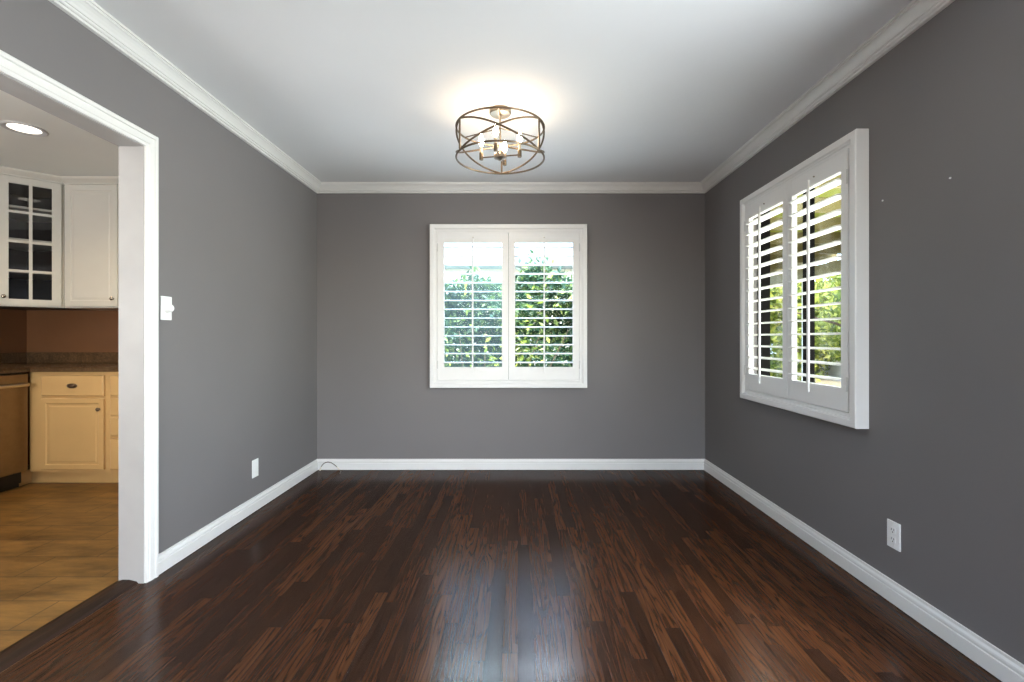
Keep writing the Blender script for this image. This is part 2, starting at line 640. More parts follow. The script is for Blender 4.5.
# crown moulding of the dining room (one mitred run)
crown_prof = [(0, H), (0.062, H), (0.062, H - 0.009), (0.055, H - 0.010), (0.055, H - 0.018), (0.049, H - 0.021), (0.040, H - 0.030), (0.031, H - 0.042),
              (0.026, H - 0.052), (0.020, H - 0.053), (0.020, H - 0.058), (0.023, H - 0.061), (0.020, H - 0.065), (0.013, H - 0.066), (0.014, H - 0.077), (0, H - 0.079)]
struct('trim_1', ring_sweep(crown_prof, [lambda u, z: Vector((L + u, REAR, z)), lambda u, z: Vector((L + u, B - u, z)),
                                         lambda u, z: Vector((R - u, B - u, z)), lambda u, z: Vector((R - u, REAR, z))], False), M['trim'])
base_prof = [(0, 0.003), (0.017, 0.003), (0.017, 0.058), (0.012, 0.060), (0.012, 0.066), (0.015, 0.069), (0.013, 0.076), (0.007, 0.083), (0.006, 0.092), (0, 0.093)]
CAS_OUT = DY1 + 0.069
struct('baseboard_left', prism(base_prof, lambda u, z: Vector((L + u, CAS_OUT, z)), lambda u, z: Vector((L + u, B - u, z))), M['trim'])
struct('baseboard_back', prism(base_prof, lambda u, z: Vector((L + u, B - u, z)), lambda u, z: Vector((R - u, B - u, z))), M['trim'])
struct('baseboard_right', prism(base_prof, lambda u, z: Vector((R - u, B - u, z)), lambda u, z: Vector((R - u, REAR, z))), M['trim'])

# doorway casing: profile (d from the opening edge outwards, h proud of the wall)
cas_prof = [(0.004, 0), (0.004, 0.010), (0.010, 0.013), (0.018, 0.013), (0.021, 0.016), (0.043, 0.018), (0.048, 0.014), (0.052, 0.020), (0.065, 0.021), (0.069, 0.017), (0.069, 0)]
struct('trim_2', ring_sweep(cas_prof, [lambda d, h: Vector((L + h, DY0 - d, 0)), lambda d, h: Vector((L + h, DY0 - d, DZ + d)),
                                       lambda d, h: Vector((L + h, DY1 + d, DZ + d)), lambda d, h: Vector((L + h, DY1 + d, 0))], False), M['trim'])
# doorway lining
bm = bmesh.new()
add_box(bm, (L - LT - 0.001, DY0 - 0.012, 0), (L + 0.001, DY0, DZ + 0.012))
add_box(bm, (L - LT - 0.001, DY1, 0), (L + 0.001, DY1 + 0.012, DZ + 0.012))
add_box(bm, (L - LT - 0.001, DY0, DZ), (L + 0.001, DY1, DZ + 0.012))
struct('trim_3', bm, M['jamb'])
# wooden threshold with bevelled sides
th = [(-1.850, 0.0), (-1.840, 0.010), (-1.812, 0.018), (-1.782, 0.018), (-1.748, 0.010), (-1.738, 0.0)]
struct('trim_4', prism(th, lambda x, z: Vector((x, DY0 + 0.001, z)), lambda x, z: Vector((x, DY1 - 0.001, z))), M['threshold'])

# kitchen shell
struct('floor_kitchen', box((KX - 0.1, KF - 0.1, -0.08), (L - 0.02, KB + 0.1, -0.001)), M['tile'])
struct('ceiling_kitchen', box((KX - 0.1, KF - 0.1, H), (L - LT, KB + 0.1, H + 0.12)), M['kitchen_ceiling'])
struct('wall_kitchen_back', box((KX, KB, 0), (L - LT + 0.10, KB + 0.1, H)), M['kitchen_wall'])
struct('wall_kitchen_left', box((KX - 0.1, KF, 0), (KX, KB + 0.1, H)), M['kitchen_wall'])
struct('wall_kitchen_front', box((KX - 0.1, KF - 0.1, 0), (L - LT, KF, H)), M['kitchen_wall'])

# ------------------------------------------------------------------ windows and plantation shutters


def make_window(name, W, to3d, screen_first):
    """dark aluminium slider set in the reveal; to3d(u, z, w): w = depth out from the room face."""
    u0, u1, z0, z1 = W['u0'] + IN, W['u1'] - IN, W['z0'] + IN, W['z1'] - IN
    um = (u0 + u1) / 2
    d0, d1 = 0.028, 0.104
    # outer frame ring
    prof = [(0.0, d0), (0.022, d0), (0.022, d1), (0.0, d1)]
    fr = struct(name, ring_sweep(prof, [lambda d, w: to3d(u0 + d, z0 + d, w), lambda d, w: to3d(u1 - d, z0 + d, w),
                                        lambda d, w: to3d(u1 - d, z1 - d, w), lambda d, w: to3d(u0 + d, z1 - d, w)]), M['dark_alu'])

    def cuboid(ua, ub, za, zb, wa, wb):
        bm = bmesh.new()
        vs = [bm.verts.new(to3d(u, z, w)) for u in (ua, ub) for z in (za, zb) for w in (wa, wb)]
        for f in ((0, 1, 3, 2), (4, 6, 7, 5), (0, 4, 5, 1), (2, 3, 7, 6), (0, 2, 6, 4), (1, 5, 7, 3)):
            bm.faces.new([vs[i] for i in f])
        return bm
    link_obj('mullion', cuboid(um - 0.016, um + 0.016, z0 + 0.022, z1 - 0.022, 0.045, 0.095), M['dark_alu'], fr)
    link_obj('pane', cuboid(u0 + 0.02, um - 0.015, z0 + 0.02, z1 - 0.02, 0.066, 0.070), M['screen_glass' if screen_first else 'glass'], fr)
    link_obj('pane', cuboid(um + 0.015, u1 - 0.02, z0 + 0.02, z1 - 0.02, 0.078, 0.082), M['glass'], fr)
    return fr


make_window('window_1', W1, lambda u, z, w: Vector((u, B + w, z)), True)
make_window('window_2', W2, lambda u, z, w: Vector((R + w, u, z)), False)
make_window('added_window_3', W3, lambda u, z, w: Vector((R + w, u, z)), False)  # made-up window in front of the side fill lamp


def make_shutter(W, loc, rotz, label, tilt):
    """local frame: x along the wall (centred), -y into the room, z up from the frame's lower edge."""
    w, h = W['u1'] - W['u0'], W['z1'] - W['z0']
    root = thing('plantation_shutter', label, 'window shutter', loc, rotz)
    x0, x1 = -w / 2, w / 2
    prof = [(0.0, 0.001), (0.0, 0.058), (0.004, 0.063), (0.033, 0.063), (0.037, 0.059), (0.040, 0.054), (0.046, 0.054), (0.048, 0.049),
            (0.062, 0.049), (0.064, 0.046), (0.064, 0.001)]
    link_obj('frame', ring_sweep(prof, [lambda d, o: Vector((x0 + d, -o, d)), lambda d, o: Vector((x1 - d, -o, d)),
                                        lambda d, o: Vector((x1 - d, -o, h - d)), lambda d, o: Vector((x0 + d, -o, h - d))]), M['shutter'], root)
    gx0, gx1, gz0, gz1 = x0 + 0.066, x1 - 0.066, 0.066, h - 0.066
    pw = (gx1 - gx0 - 0.003) / 2
    ST, TOP, BOT = (0.054 if w > 1.2 else 0.046), 0.088, 0.110
    NL = 14
    for i in range(2):
        a = gx0 + i * (pw + 0.003)
        b = a + pw
        bm = bmesh.new()
        f0, f1 = -0.054, -0.024
        add_box(bm, (a, f0, gz0), (a + ST, f1, gz1), 0.002)
        add_box(bm, (b - ST, f0, gz0), (b, f1, gz1), 0.002)
        add_box(bm, (a + ST - 0.001, f0 + 0.0005, gz0), (b - ST + 0.001, f1, gz0 + BOT), 0.002)
        add_box(bm, (a + ST - 0.001, f0 + 0.0005, gz1 - TOP), (b - ST + 0.001, f1, gz1), 0.002)
        panel = link_obj('shutter_panel', bm, M['shutter'], root)
        la, lb = a + ST + 0.0015, b - ST - 0.0015
        lz0, lz1 = gz0 + BOT, gz1 - TOP
        pitch = (lz1 - lz0) / NL
        hw = 0.041
        first = None
        for k in range(NL):
            zc = lz0 + pitch * (k + 0.5)
            if first is None:
                bm = bmesh.new()
                prof2 = []
                for q in range(14):
                    t = 2 * PI * q / 14
                    prof2.append((hw * math.cos(t), 0.0055 * math.sin(t)))
                ca, sa = math.cos(tilt), math.sin(tilt)
                ra = [bm.verts.new((la, y * ca - z * sa, y * sa + z * ca)) for y, z in prof2]
                rb = [bm.verts.new((lb, y * ca - z * sa, y * sa + z * ca)) for y, z in prof2]
                for q in range(14):
                    bm.faces.new((ra[q], ra[(q + 1) % 14], rb[(q + 1) % 14], rb[q]))
                bm.faces.new(ra)
                bm.faces.new(list(reversed(rb)))
                first = link_obj('louver', bm, M['shutter'], panel, True)
                o = first
            else:
                o = first.copy()
                COL.objects.link(o)
                o.parent = panel
            o.location = (0, -0.038, zc)
        xm = (a + b) / 2
        link_obj('tilt_rod', box((xm - 0.0065, -0.092, lz0 - 0.045), (xm + 0.0065, -0.080, lz1 + 0.025), 0.003), M['shutter'], panel)
        link_obj('rod_pin', lathed([(0, -0.0600), (0.004, -0.0600), (0.004, -0.0535), (0, -0.0535)], 10, (xm, 0, lz1 + 0.042), 'Y'), M['nickel'], panel)
        # hinges on the outer stile
        hx = a - 0.001 if i == 0 else b + 0.001
        for hz in (gz0 + 0.13, gz1 - 0.13):
            bm = bmesh.new()
            add_box(bm, (hx - 0.004, -0.0560, hz - 0.032), (hx + 0.004, -0.0535, hz + 0.032), 0.0008)
            lathe(bm, [(0, -0.034), (0.0035, -0.034), (0.0035, 0.034), (0, 0.034)], 8, (hx, -0.0575, hz))
            link_obj('hinge', bm, M['hinge'], panel)
    return root


make_shutter(W1, ((W1['u0'] + W1['u1']) / 2, B, W1['z0']), 0,
             'white plantation shutter on the far wall, facing the camera, hedge behind it', math.radians(2))
make_shutter(W2, (R, (W2['u0'] + W2['u1']) / 2, W2['z0']), -PI / 2,
             'white plantation shutter on the right wall, seen at an angle, patio behind it', math.radians(2))

# ------------------------------------------------------------------ ceiling light
CLX, CLY = -0.102, 2.765
cl = thing('ceiling_light', 'semi-flush drum cage ceiling light with bronze straps and lit candle bulbs', 'ceiling light', (CLX, CLY, H))
ZT, ZB, RR = 2.333 - H, 2.158 - H, 0.252


def az(a, r, z):   # azimuth 0 faces the camera
    return Vector((r * math.sin(a), -r * math.cos(a), z))


D = math.radians
link_obj('canopy', lathed([(0, 0), (0.062, 0), (0.062, -0.022), (0.058, -0.027), (0.012, -0.030), (0.012, -0.040), (0, -0.040)], 28), M['brushed'], cl, True)
link_obj('stem', tube([(0, 0, -0.03), (0, 0, ZB + 0.055)], 0.0055, 10), M['brushed'], cl, True)
for z in (ZT, ZB):
    link_obj('ring', tube([az(2 * PI * k / 64, RR, z) for k in range(64)], 0.0056, 8, True), M['bronze'], cl, True)
for a in (60, 180, 300):
    link_obj('post', tube([az(D(a), RR, ZB), az(D(a), RR, ZT)], 0.0054, 8), M['bronze'], cl, True)
for a in (0, 120, 240):
    link_obj('spoke', tube([az(0, 0.003, ZT), az(D(a), RR, ZT)], 0.0035, 8), M['bronze'], cl, True)
for a in (60, 180, 300):
    for sgn in (0, 1):
        p = []
        for k in range(25):
            t = k / 24
            e = t - 0.04 * math.sin(2 * PI * t)
            zz = ZT + (ZB - ZT) * e if sgn else ZB + (ZT - ZB) * e
            p.append(az(D(a + 120 * t), RR - 0.001, zz))
        link_obj('strap', tube(p, 0.0054, 8), M['bronze'], cl, True)
HZ = 2.172 - H
link_obj('hub', lathed([(0, HZ - 0.026), (0.008, HZ - 0.026), (0.020, HZ - 0.018), (0.036, HZ - 0.012), (0.038, HZ + 0.006), (0.030, HZ + 0.020), (0.012, HZ + 0.028), (0.008, HZ + 0.05), (0, HZ + 0.05)], 24), M['brushed'], cl, True)
for a in (-11, 79, 169, 259):
    e = az(D(a), 0.113, 0)
    link_obj('arm', tube([az(D(a), 0.03, HZ), az(D(a), 0.113, HZ)], 0.0042, 8), M['bronze'], cl, True)
    sl = link_obj('candle_sleeve', lathed([(0, HZ + 0.004), (0.0088, HZ + 0.004), (0.0088, HZ + 0.062), (0, HZ + 0.062)], 16, (e.x, e.y, 0)), M['sleeve'], cl, True)
    link_obj('candle_cup', lathed([(0, HZ - 0.014), (0.0105, HZ - 0.014), (0.0115, HZ - 0.010), (0.0115, HZ + 0.026), (0.0095, HZ + 0.028), (0, HZ + 0.028)], 16, (e.x, e.y, 0)), M['bronze'], cl, True)
    link_obj('bulb', lathed([(0.006, HZ + 0.067), (0.010, HZ + 0.074), (0.0155, HZ + 0.086), (0.0165, HZ + 0.095), (0.012, HZ + 0.112), (0.006, HZ + 0.128), (0.0015, HZ + 0.140), (0, HZ + 0.141)], 14, (e.x, e.y, 0)), M['bulb'], sl, True)

# ------------------------------------------------------------------ wall plates, cable, screws


def wall_plate(root, knob):
    """local frame: x along the wall, -y into the room."""
    link_obj('plate', box((-0.035, -0.006, -0.0575), (0.035, 0.0, 0.0575), 0.0025), M['plastic'], root)
    for zz in ((-0.045, 0.045) if not knob else (-0.046, 0.046)):
        link_obj('screw', lathed([(0, -0.0075), (0.0025, -0.007), (0.003, -0.005), (0, -0.005)], 10, (0, 0, zz), 'Y'), M['plastic'], root)


sw = thing('dimmer_switch', 'white dimmer switch with round knob beside the doorway casing', 'switch', (L, 2.338, 1.270), PI / 2)
wall_plate(sw, True)
link_obj('knob', lathed([(0, -0.034), (0.013, -0.034), (0.0165, -0.031), (0.019, -0.012), (0.022, -0.008), (0.022, -0.005), (0, -0.005)], 24, (0, 0, 0), 'Y'), M['plastic'], sw, True)


def outlet(root):
    wall_plate(root, False)
    for zc in (-0.0195, 0.0195):
        bm = bmesh.new()
        n = 20
        ringpts = []
        for k in range(n):
            a = 2 * PI * k / n
            ringpts.append((0.0165 * math.cos(a), max(-0.0125, min(0.0125, 0.0165 * math.sin(a)))))
        fa = [bm.verts.new((x, -0.0085, zc + z)) for x, z in ringpts]
        fb = [bm.verts.new((x, -0.005, zc + z)) for x, z in ringpts]
        for k in range(n):
            bm.faces.new((fa[k], fa[(k + 1) % n], fb[(k + 1) % n], fb[k]))
        bm.faces.new(fa)
        bm.faces.new(fb)
        rc = link_obj('receptacle', bm, M['plastic'], root)
        bm = bmesh.new()
        add_box(bm, (-0.0075, -0.0089, zc - 0.001), (-0.0052, -0.0083, zc + 0.008))
        add_box(bm, (0.0052, -0.0089, zc + 0.000), (0.0075, -0.0083, zc + 0.0075))
        lathe(bm, [(0, -0.0089), (0.0028, -0.0089), (0.0028, -0.0083), (0, -0.0083)], 10, (0, 0, zc - 0.007), 'Y')
        link_obj('slot', bm, M['slot'], rc)


o1 = thing('power_outlet', 'white duplex power outlet low on the right wall', 'outlet', (R, 2.037, 0.289), -PI / 2)
outlet(o1)
o2 = thing('wall_plate', 'white cover plate low on the left wall above the baseboard', 'wall plate', (L, 3.131, 0.276), PI / 2)
wall_plate(o2, False)

# thin cable looping out of the floor by the far left corner
cab_px = [(320.0, 470.6), (320.3, 469), (321.2, 466.6), (322.8, 464.4), (325.2, 462.6), (328.0, 462.0), (331.0, 462.6), (334.0, 464.4), (337.0, 467.0), (339.6, 469.8), (341.0, 471.6)]
pts = [Vector(((x - 518) / 480 * 4.04, 4.04, max(0.003, CAM_Z - (y - 338) / 480 * 4.04))) for x, y in cab_px]
pts += [Vector((-1.483, 4.01, 0.003)), Vector((-1.470, 3.96, 0.003))]
cb = link_obj('cable', tube(pts, 0.0036, 8), M['cable'], None, True)
tag(cb, 'thin loose cable looping up from the floor at the far left corner', 'cable')
link_obj('connector', tube([pts[0], pts[1], pts[2]], 0.0048, 8), M['connector'], cb, True)
link_obj('connector', tube([pts[8], pts[9]], 0.0048, 8), M['connector'], cb, True)

for (px, py, lab) in ((882.9, 200.6, 'tiny pale wall screw just right of the angled shutter'), (950.5, 178, 'tiny pale wall screw high on the right wall, farther from the shutter')):
    Y = 480 * R / (px - 518)
    z = CAM_Z + (338 - py) / 480 * Y
    t = link_obj('wall_screw', lathed([(0, -0.003), (0.0035, -0.003), (0.004, 0.0), (0, 0.0)], 10, (0, 0, 0), 'X'), M['plastic'])
    t.location = (R, Y, z)
    tag(t, lab, 'screw')

# ------------------------------------------------------------------ kitchen
CX, CY = -3.723, 3.66          # inner corner of the base fronts


def raised_door(w, h, t=0.02, stile=0.055, rec=0.006, z0=0.0, x0=0.0, y=0.0):
    """five-piece door with a recessed, slightly raised centre panel; front at y - t."""
    bm = bmesh.new()
    steps = [(0.0, 0.0), (0.0, t - 0.004), (0.004, t), (stile - 0.006, t), (stile, t - rec), (stile + 0.012, t - rec), (stile + 0.022, t - 0.003)]
    rows = []
    for d, o in steps:
        rows.append([bm.verts.new((x0 + a, y - o, z0 + b)) for a, b in ((d, d), (w - d, d), (w - d, h - d), (d, h - d))])
    for A, Bq in zip(rows, rows[1:]):
        for k in range(4):
            bm.faces.new((A[k], A[(k + 1) % 4], Bq[(k + 1) % 4], Bq[k]))
    bm.faces.new(rows[-1])
    bm.faces.new(list(reversed(rows[0])))
    return bm


def slab_front(w, h, x0, z0, y=0.0, t=0.02):
    return raised_door_like(w, h, x0, z0, y, t)


def raised_door_like(w, h, x0, z0, y, t):
    bm = bmesh.new()
    steps = [(0.0, 0.0), (0.0, t - 0.007), (0.003, t - 0.004), (0.008, t), ]
    rows = [[bm.verts.new((x0 + a, y - o, z0 + b)) for a, b in ((d, d), (w - d, d), (w - d, h - d), (d, h - d))] for d, o in steps]
    for A, Bq in zip(rows, rows[1:]):
        for k in range(4):
            bm.faces.new((A[k], A[(k + 1) % 4], Bq[(k + 1) % 4], Bq[k]))
    bm.faces.new(rows[-1])
    bm.faces.new(list(reversed(rows[0])))
    return bm


def knob_bm(x, z, y):
    return lathed([(0, y - 0.027), (0.010, y - 0.025), (0.0145, y - 0.020), (0.0145, y - 0.016), (0.007, y - 0.011), (0.006, y - 0.004), (0.010, y), (0, y)], 16, (x, 0, z), 'Y')


def cup_pull(x, z, y, w=0.066):
    """oval bow pull: flat back plate with a domed centre."""
    bm = bmesh.new()
    b2 = bmesh.new()
    bmesh.ops.create_uvsphere(b2, u_segments=20, v_segments=12, radius=1.0)
    bmesh.ops.scale(b2, vec=(w * 0.5, 0.018, 0.015), verts=b2.verts)
    merge(bm, b2, Matrix.Translation((x, y - 0.004, z)))
    b2 = bmesh.new()
    bmesh.ops.create_uvsphere(b2, u_segments=20, v_segments=8, radius=1.0)
    bmesh.ops.scale(b2, vec=(w * 0.64, 0.004, 0.019), verts=b2.verts)
    merge(bm, b2, Matrix.Translation((x, y - 0.001, z)))
    return bm


def face_frame(x0, x1, z0, z1, openings, t=0.018):
    us = sorted({x0, x1, *[v for o in openings for v in o[:2]]})
    vs = sorted({z0, z1, *[v for o in openings for v in o[2:]]})
    return slab(us, vs, lambda u, v: not any(o[0] < u < o[1] and o[2] < v < o[3] for o in openings), lambda u, v, w: Vector((u, w, v)), t)


def carcass(w, d, z0, z1, t=0.016):
    bm = bmesh.new()
    add_box(bm, (0, 0.018, z0), (t, d, z1))
    add_box(bm, (w - t, 0.018, z0), (w, d, z1))
    add_box(bm, (t, 0.018, z0), (w - t, d, z0 + t))
    add_box(bm, (t, 0.018, z1 - t), (w - t, d, z1))
    add_box(bm, (t, d - t, z0 + t), (w - t, d, z1 - t))
    return bm


# base cabinet with one drawer over one door
DZ0, DZ1 = 0.125, 0.665      # door
RZ0, RZ1 = 0.683, 0.840      # drawer
bc = thing('base_cabinet', 'base cabinet with one drawer over one door', 'kitchen cabinet', (CX, CY, 0), 0)
w1 = 0.612
link_obj('body', carcass(w1, KB - CY - 0.002, 0.105, 0.868), M['base_warm_lit'], bc)
link_obj('face_frame', face_frame(0, w1, 0.105, 0.868, [(0.13, w1 - 0.06, 0.15, 0.64), (0.13, w1 - 0.06, 0.70, 0.82)]), M['base_warm_lit'], bc)
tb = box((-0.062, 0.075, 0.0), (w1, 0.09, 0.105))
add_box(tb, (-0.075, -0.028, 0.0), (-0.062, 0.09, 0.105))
link_obj('toe_kick', tb, M['base_warm_lit'], bc)
d = link_obj('door', raised_door(0.476, DZ1 - DZ0, x0=0.102, z0=DZ0, stile=0.042), M['base_warm_lit'], bc)
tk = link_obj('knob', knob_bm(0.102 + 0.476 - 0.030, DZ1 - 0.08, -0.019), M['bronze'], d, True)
d = link_obj('drawer', raised_door_like(0.476, RZ1 - RZ0, 0.102, RZ0, 0, 0.02), M['base_warm_lit'], bc)
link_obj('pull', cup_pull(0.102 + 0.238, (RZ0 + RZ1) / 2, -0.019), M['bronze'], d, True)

# drawer cabinet to its right
x2 = CX + w1 + 0.001
w2 = 0.80
dc = thing('drawer_cabinet', 'cabinet with a stack of four drawers beside the doorway jamb', 'kitchen cabinet', (x2, CY, 0), 0)
link_obj('body', carcass(w2, KB - CY - 0.002, 0.105, 0.868), M['base_warm_lit'], dc)
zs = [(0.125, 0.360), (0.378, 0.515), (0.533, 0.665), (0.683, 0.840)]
link_obj('face_frame', face_frame(0, w2, 0.105, 0.868, [(0.03, w2 - 0.03, a + 0.015, b - 0.015) for a, b in zs]), M['base_warm_lit'], dc)
link_obj('toe_kick', box((0, 0.075, 0.0), (w2, 0.09, 0.105)), M['base_warm_lit'], dc)
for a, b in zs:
    d = link_obj('drawer', raised_door_like(w2 - 0.03, b - a, 0.012, a, 0, 0.02), M['base_warm_lit'], dc)
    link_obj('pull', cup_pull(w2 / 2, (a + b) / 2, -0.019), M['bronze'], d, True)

# dishwasher in the left run (local x runs along +Y, front faces +X)
dw = thing('dishwasher', 'brown-tinted stainless dishwasher with bar handle, at the left picture edge', 'dishwasher', (CX, CY - 0.630, 0), PI / 2)
link_obj('body', box((0.002, 0.03, 0.03), (0.598, 0.58, 0.862), 0.004), M['black'], dw)
link_obj('door', box((0.004, -0.022, 0.125), (0.596, 0.029, 0.770), 0.006), M['steel'], dw)
link_obj('control_panel', box((0.004, -0.024, 0.774), (0.596, 0.029, 0.858), 0.006), M['steel'], dw)
hb = bmesh.new()
add_tube(hb, [(0.03, -0.055, 0.776), (0.57, -0.055, 0.776)], 0.013, 12)
for xx in (0.06, 0.54):
    add_tube(hb, [(xx, -0.055, 0.776), (xx, -0.020, 0.776)], 0.008, 10)
link_obj('handle', hb, M['handle_steel'], dw, True)
link_obj('kick_plate', box((0.004, 0.045, 0.0), (0.596, 0.060, 0.118), 0.002), M['black'], dw)

# counter
ct = thing('countertop', 'brown granite countertop turning the kitchen corner, with a low upstand', 'countertop', (0, 0, 0))
e = 0.028
xr = x2 + w2 + 0.01
poly = [(KX + 0.001, 2.0), (CX + e, 2.0), (CX + e, CY - e), (xr, CY - e), (xr, KB - 0.001), (KX + 0.001, KB - 0.001)]
bm = bmesh.new()
lo = [bm.verts.new((x, y, 0.869)) for x, y in poly]
hi = [bm.verts.new((x, y, 0.904)) for x, y in poly]
for k in range(6):
    bm.faces.new((lo[k], lo[(k + 1) % 6], hi[(k + 1) % 6], hi[k]))
bm.faces.new(hi)
bm.faces.new(list(reversed(lo)))
bmesh.ops.bevel(bm, geom=[ed for ed in bm.edges if abs(ed.verts[0].co.z - ed.verts[1].co.z) < 1e-6], offset=0.006, segments=3, affect='EDGES')
link_obj('slab', bm, M['granite'], ct)
bm = bmesh.new()
add_box(bm, (KX + 0.022, KB - 0.022, 0.905), (xr, KB - 0.001, 0.998), 0.003)
add_box(bm, (KX + 0.001, 2.0, 0.905), (KX + 0.022, KB - 0.001, 0.998), 0.003)
link_obj('upstand', bm, M['granite'], ct)

# left-run cabinet carrying the counter before the dishwasher (mostly out of the picture)
lc = thing('sink_base_cabinet', 'base cabinet left of the dishwasher, at the picture edge', 'kitchen cabinet', (CX, 2.0, 0), PI / 2)
w3 = CY - 0.645 - 2.0 - 0.002
link_obj('body', carcass(w3, 0.60, 0.105, 0.868), M['base_warm_lit'], lc)
link_obj('face_frame', face_frame(0, w3, 0.105, 0.868, [(0.05, w3 - 0.05, 0.15, 0.82)]), M['base_warm_lit'], lc)
link_obj('toe_kick', box((0, 0.075, 0.0), (w3, 0.09, 0.105)), M['base_warm_lit'], lc)
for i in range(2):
    d = link_obj('door', raised_door(w3 / 2 - 0.02, 0.70, x0=0.015 + i * (w3 / 2 - 0.005), z0=0.135), M['base_warm_lit'], lc)
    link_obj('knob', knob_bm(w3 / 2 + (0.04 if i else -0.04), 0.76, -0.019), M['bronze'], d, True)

# upper cabinets
UZ0, UZ1 = 1.371, 2.388
UY = 3.94
cc = [(0.0, UZ1 - 0.004), (-0.012, UZ1 - 0.004), (-0.014, UZ1 + 0.006), (-0.024, UZ1 + 0.014), (-0.040, UZ1 + 0.026), (-0.050, UZ1 + 0.036), (-0.052, H - 0.002), (0.0, H - 0.002)]

uc = thing('wall_cabinet', 'off-white wall cabinet with a solid raised panel door', 'kitchen cabinet', (CX, UY, 0), 0)
wu = 0.92
link_obj('body', carcass(wu, KB - UY - 0.002, UZ0, UZ1), M['upper_paint'], uc)
link_obj('face_frame', face_frame(0, wu, UZ0, UZ1, [(0.05, wu / 2 - 0.02, UZ0 + 0.04, UZ1 - 0.04), (wu / 2 + 0.02, wu - 0.04, UZ0 + 0.04, UZ1 - 0.04)]), M['upper_paint'], uc)
link_obj('crown_molding', prism(cc, lambda y, z: Vector((y * math.tan(D(22.5)) * -1 * -1 if False else -y * math.tan(D(-22.5)) * 1.0, y, z)), lambda y, z: Vector((wu, y, z))), M['upper_paint'], uc)
for i in range(2):
    d = link_obj('door', raised_door(wu / 2 - 0.032, UZ1 - UZ0 - 0.018, x0=0.022 + i * (wu / 2 - 0.01), z0=UZ0 + 0.010, stile=0.052), M['upper_paint'], uc)
    kx = wu / 2 - 0.045 if i == 0 else wu / 2 + 0.045
    link_obj('knob', knob_bm(kx, UZ0 + 0.075, -0.019), M['nickel'], d, True)

# diagonal corner cabinet with a glazed door: local x along the diagonal, -y towards the room
bx, by = CX - 0.317, UY - 0.317
gc = thing('corner_wall_cabinet', 'off-white diagonal corner cabinet with an eight-pane glass door', 'kitchen cabinet', (bx, by, 0), PI / 4)
wd = 0.317 * math.sqrt(2)


def loc45(x, y):
    dx, dy = x - bx, y - by
    c, s = math.cos(-PI / 4), math.sin(-PI / 4)
    return (dx * c - dy * s, dx * s + dy * c)


g = 0.003
foot = [loc45(*p) for p in ((bx, by), (CX - g, UY), (CX - g, KB - g), (KX + g, KB - g), (KX + g, by))]


def poly_prism(pts, z0, z1):
    bm = bmesh.new()
    a = [bm.verts.new((x, y, z0)) for x, y in pts]
    b = [bm.verts.new((x, y, z1)) for x, y in pts]
    n = len(pts)
    for k in range(n):
        bm.faces.new((a[k], a[(k + 1) % n], b[(k + 1) % n], b[k]))
    bm.faces.new(b)
    bm.faces.new(list(reversed(a)))
    return bm


bm = poly_prism(foot, UZ0, UZ0 + 0.02)
merge(bm, poly_prism(foot, UZ1 - 0.02, UZ1))
for k in range(1, 5):
    p, q = Vector(foot[k]), Vector(foot[(k + 1) % 5])
    dv = (q - p).normalized()
    nv = Vector((-dv.y, dv.x))
    merge(bm, poly_prism([p, q, q + nv * 0.015, p + nv * 0.015], UZ0 + 0.02, UZ1 - 0.02))
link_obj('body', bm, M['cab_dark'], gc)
link_obj('face_frame', face_frame(0, wd - 0.002, UZ0, UZ1, [(0.10, wd - 0.045, UZ0 + 0.05, UZ1 - 0.05)]), M['upper_paint'], gc)
inner = [loc45(*p) for p in ((bx + 0.02, by + 0.035), (CX - 0.03, UY - 0.01), (CX - 0.03, KB - 0.03), (KX + 0.03, KB - 0.03), (KX + 0.03, by + 0.035))]
for k in range(1, 4):
    zz = UZ0 + (UZ1 - UZ0) * k / 4
    link_obj('shelf', poly_prism(inner, zz - 0.008 + 0.02, zz + 0.008 + 0.02), M['upper_paint'], gc)
link_obj('side_panel', poly_prism([loc45(bx - 0.002, by - 0.003), loc45(KX + g, by - 0.003), loc45(KX + g, by - 0.0005), loc45(bx - 0.002, by - 0.0005)], UZ0, UZ1), M['upper_paint'], gc)
bm = bmesh.new()
dx0, dx1, dz0, dz1 = 0.078, wd - 0.018, UZ0 + 0.010, UZ1 - 0.010
sw_, mun = 0.056, 0.020
nx = [dx0 + sw_, (dx0 + dx1) / 2 - mun / 2, (dx0 + dx1) / 2 + mun / 2, dx1 - sw_]
zi0, zi1 = dz0 + 0.048, dz1 - 0.050
ph = (zi1 - zi0 - 3 * mun) / 4
ops = []
for r in range(4):
    za = zi0 + r * (ph + mun)
    ops += [(nx[0], nx[1], za, za + ph), (nx[2], nx[3], za, za + ph)]
bm = face_frame(dx0, dx1, dz0, dz1, ops, 0.020)
bmesh.ops.translate(bm, vec=(0, -0.020, 0), verts=bm.verts)
d = link_obj('door', bm, M['upper_paint'], gc)
link_obj('glass', box((nx[0] - 0.004, -0.009, zi0 - 0.004), (nx[3] + 0.004, -0.006, zi1 + 0.004)), M['cab_glass'], d)
link_obj('knob', knob_bm(dx0 + 0.030, UZ0 + 0.075, -0.019), M['nickel'], d, True)
t225 = math.tan(D(22.5))
link_obj('crown_molding', prism(cc, lambda y, z: Vector((y * t225 * -1, y, z)), lambda y, z: Vector((wd + y * t225, y, z))), M['upper_paint'], gc)

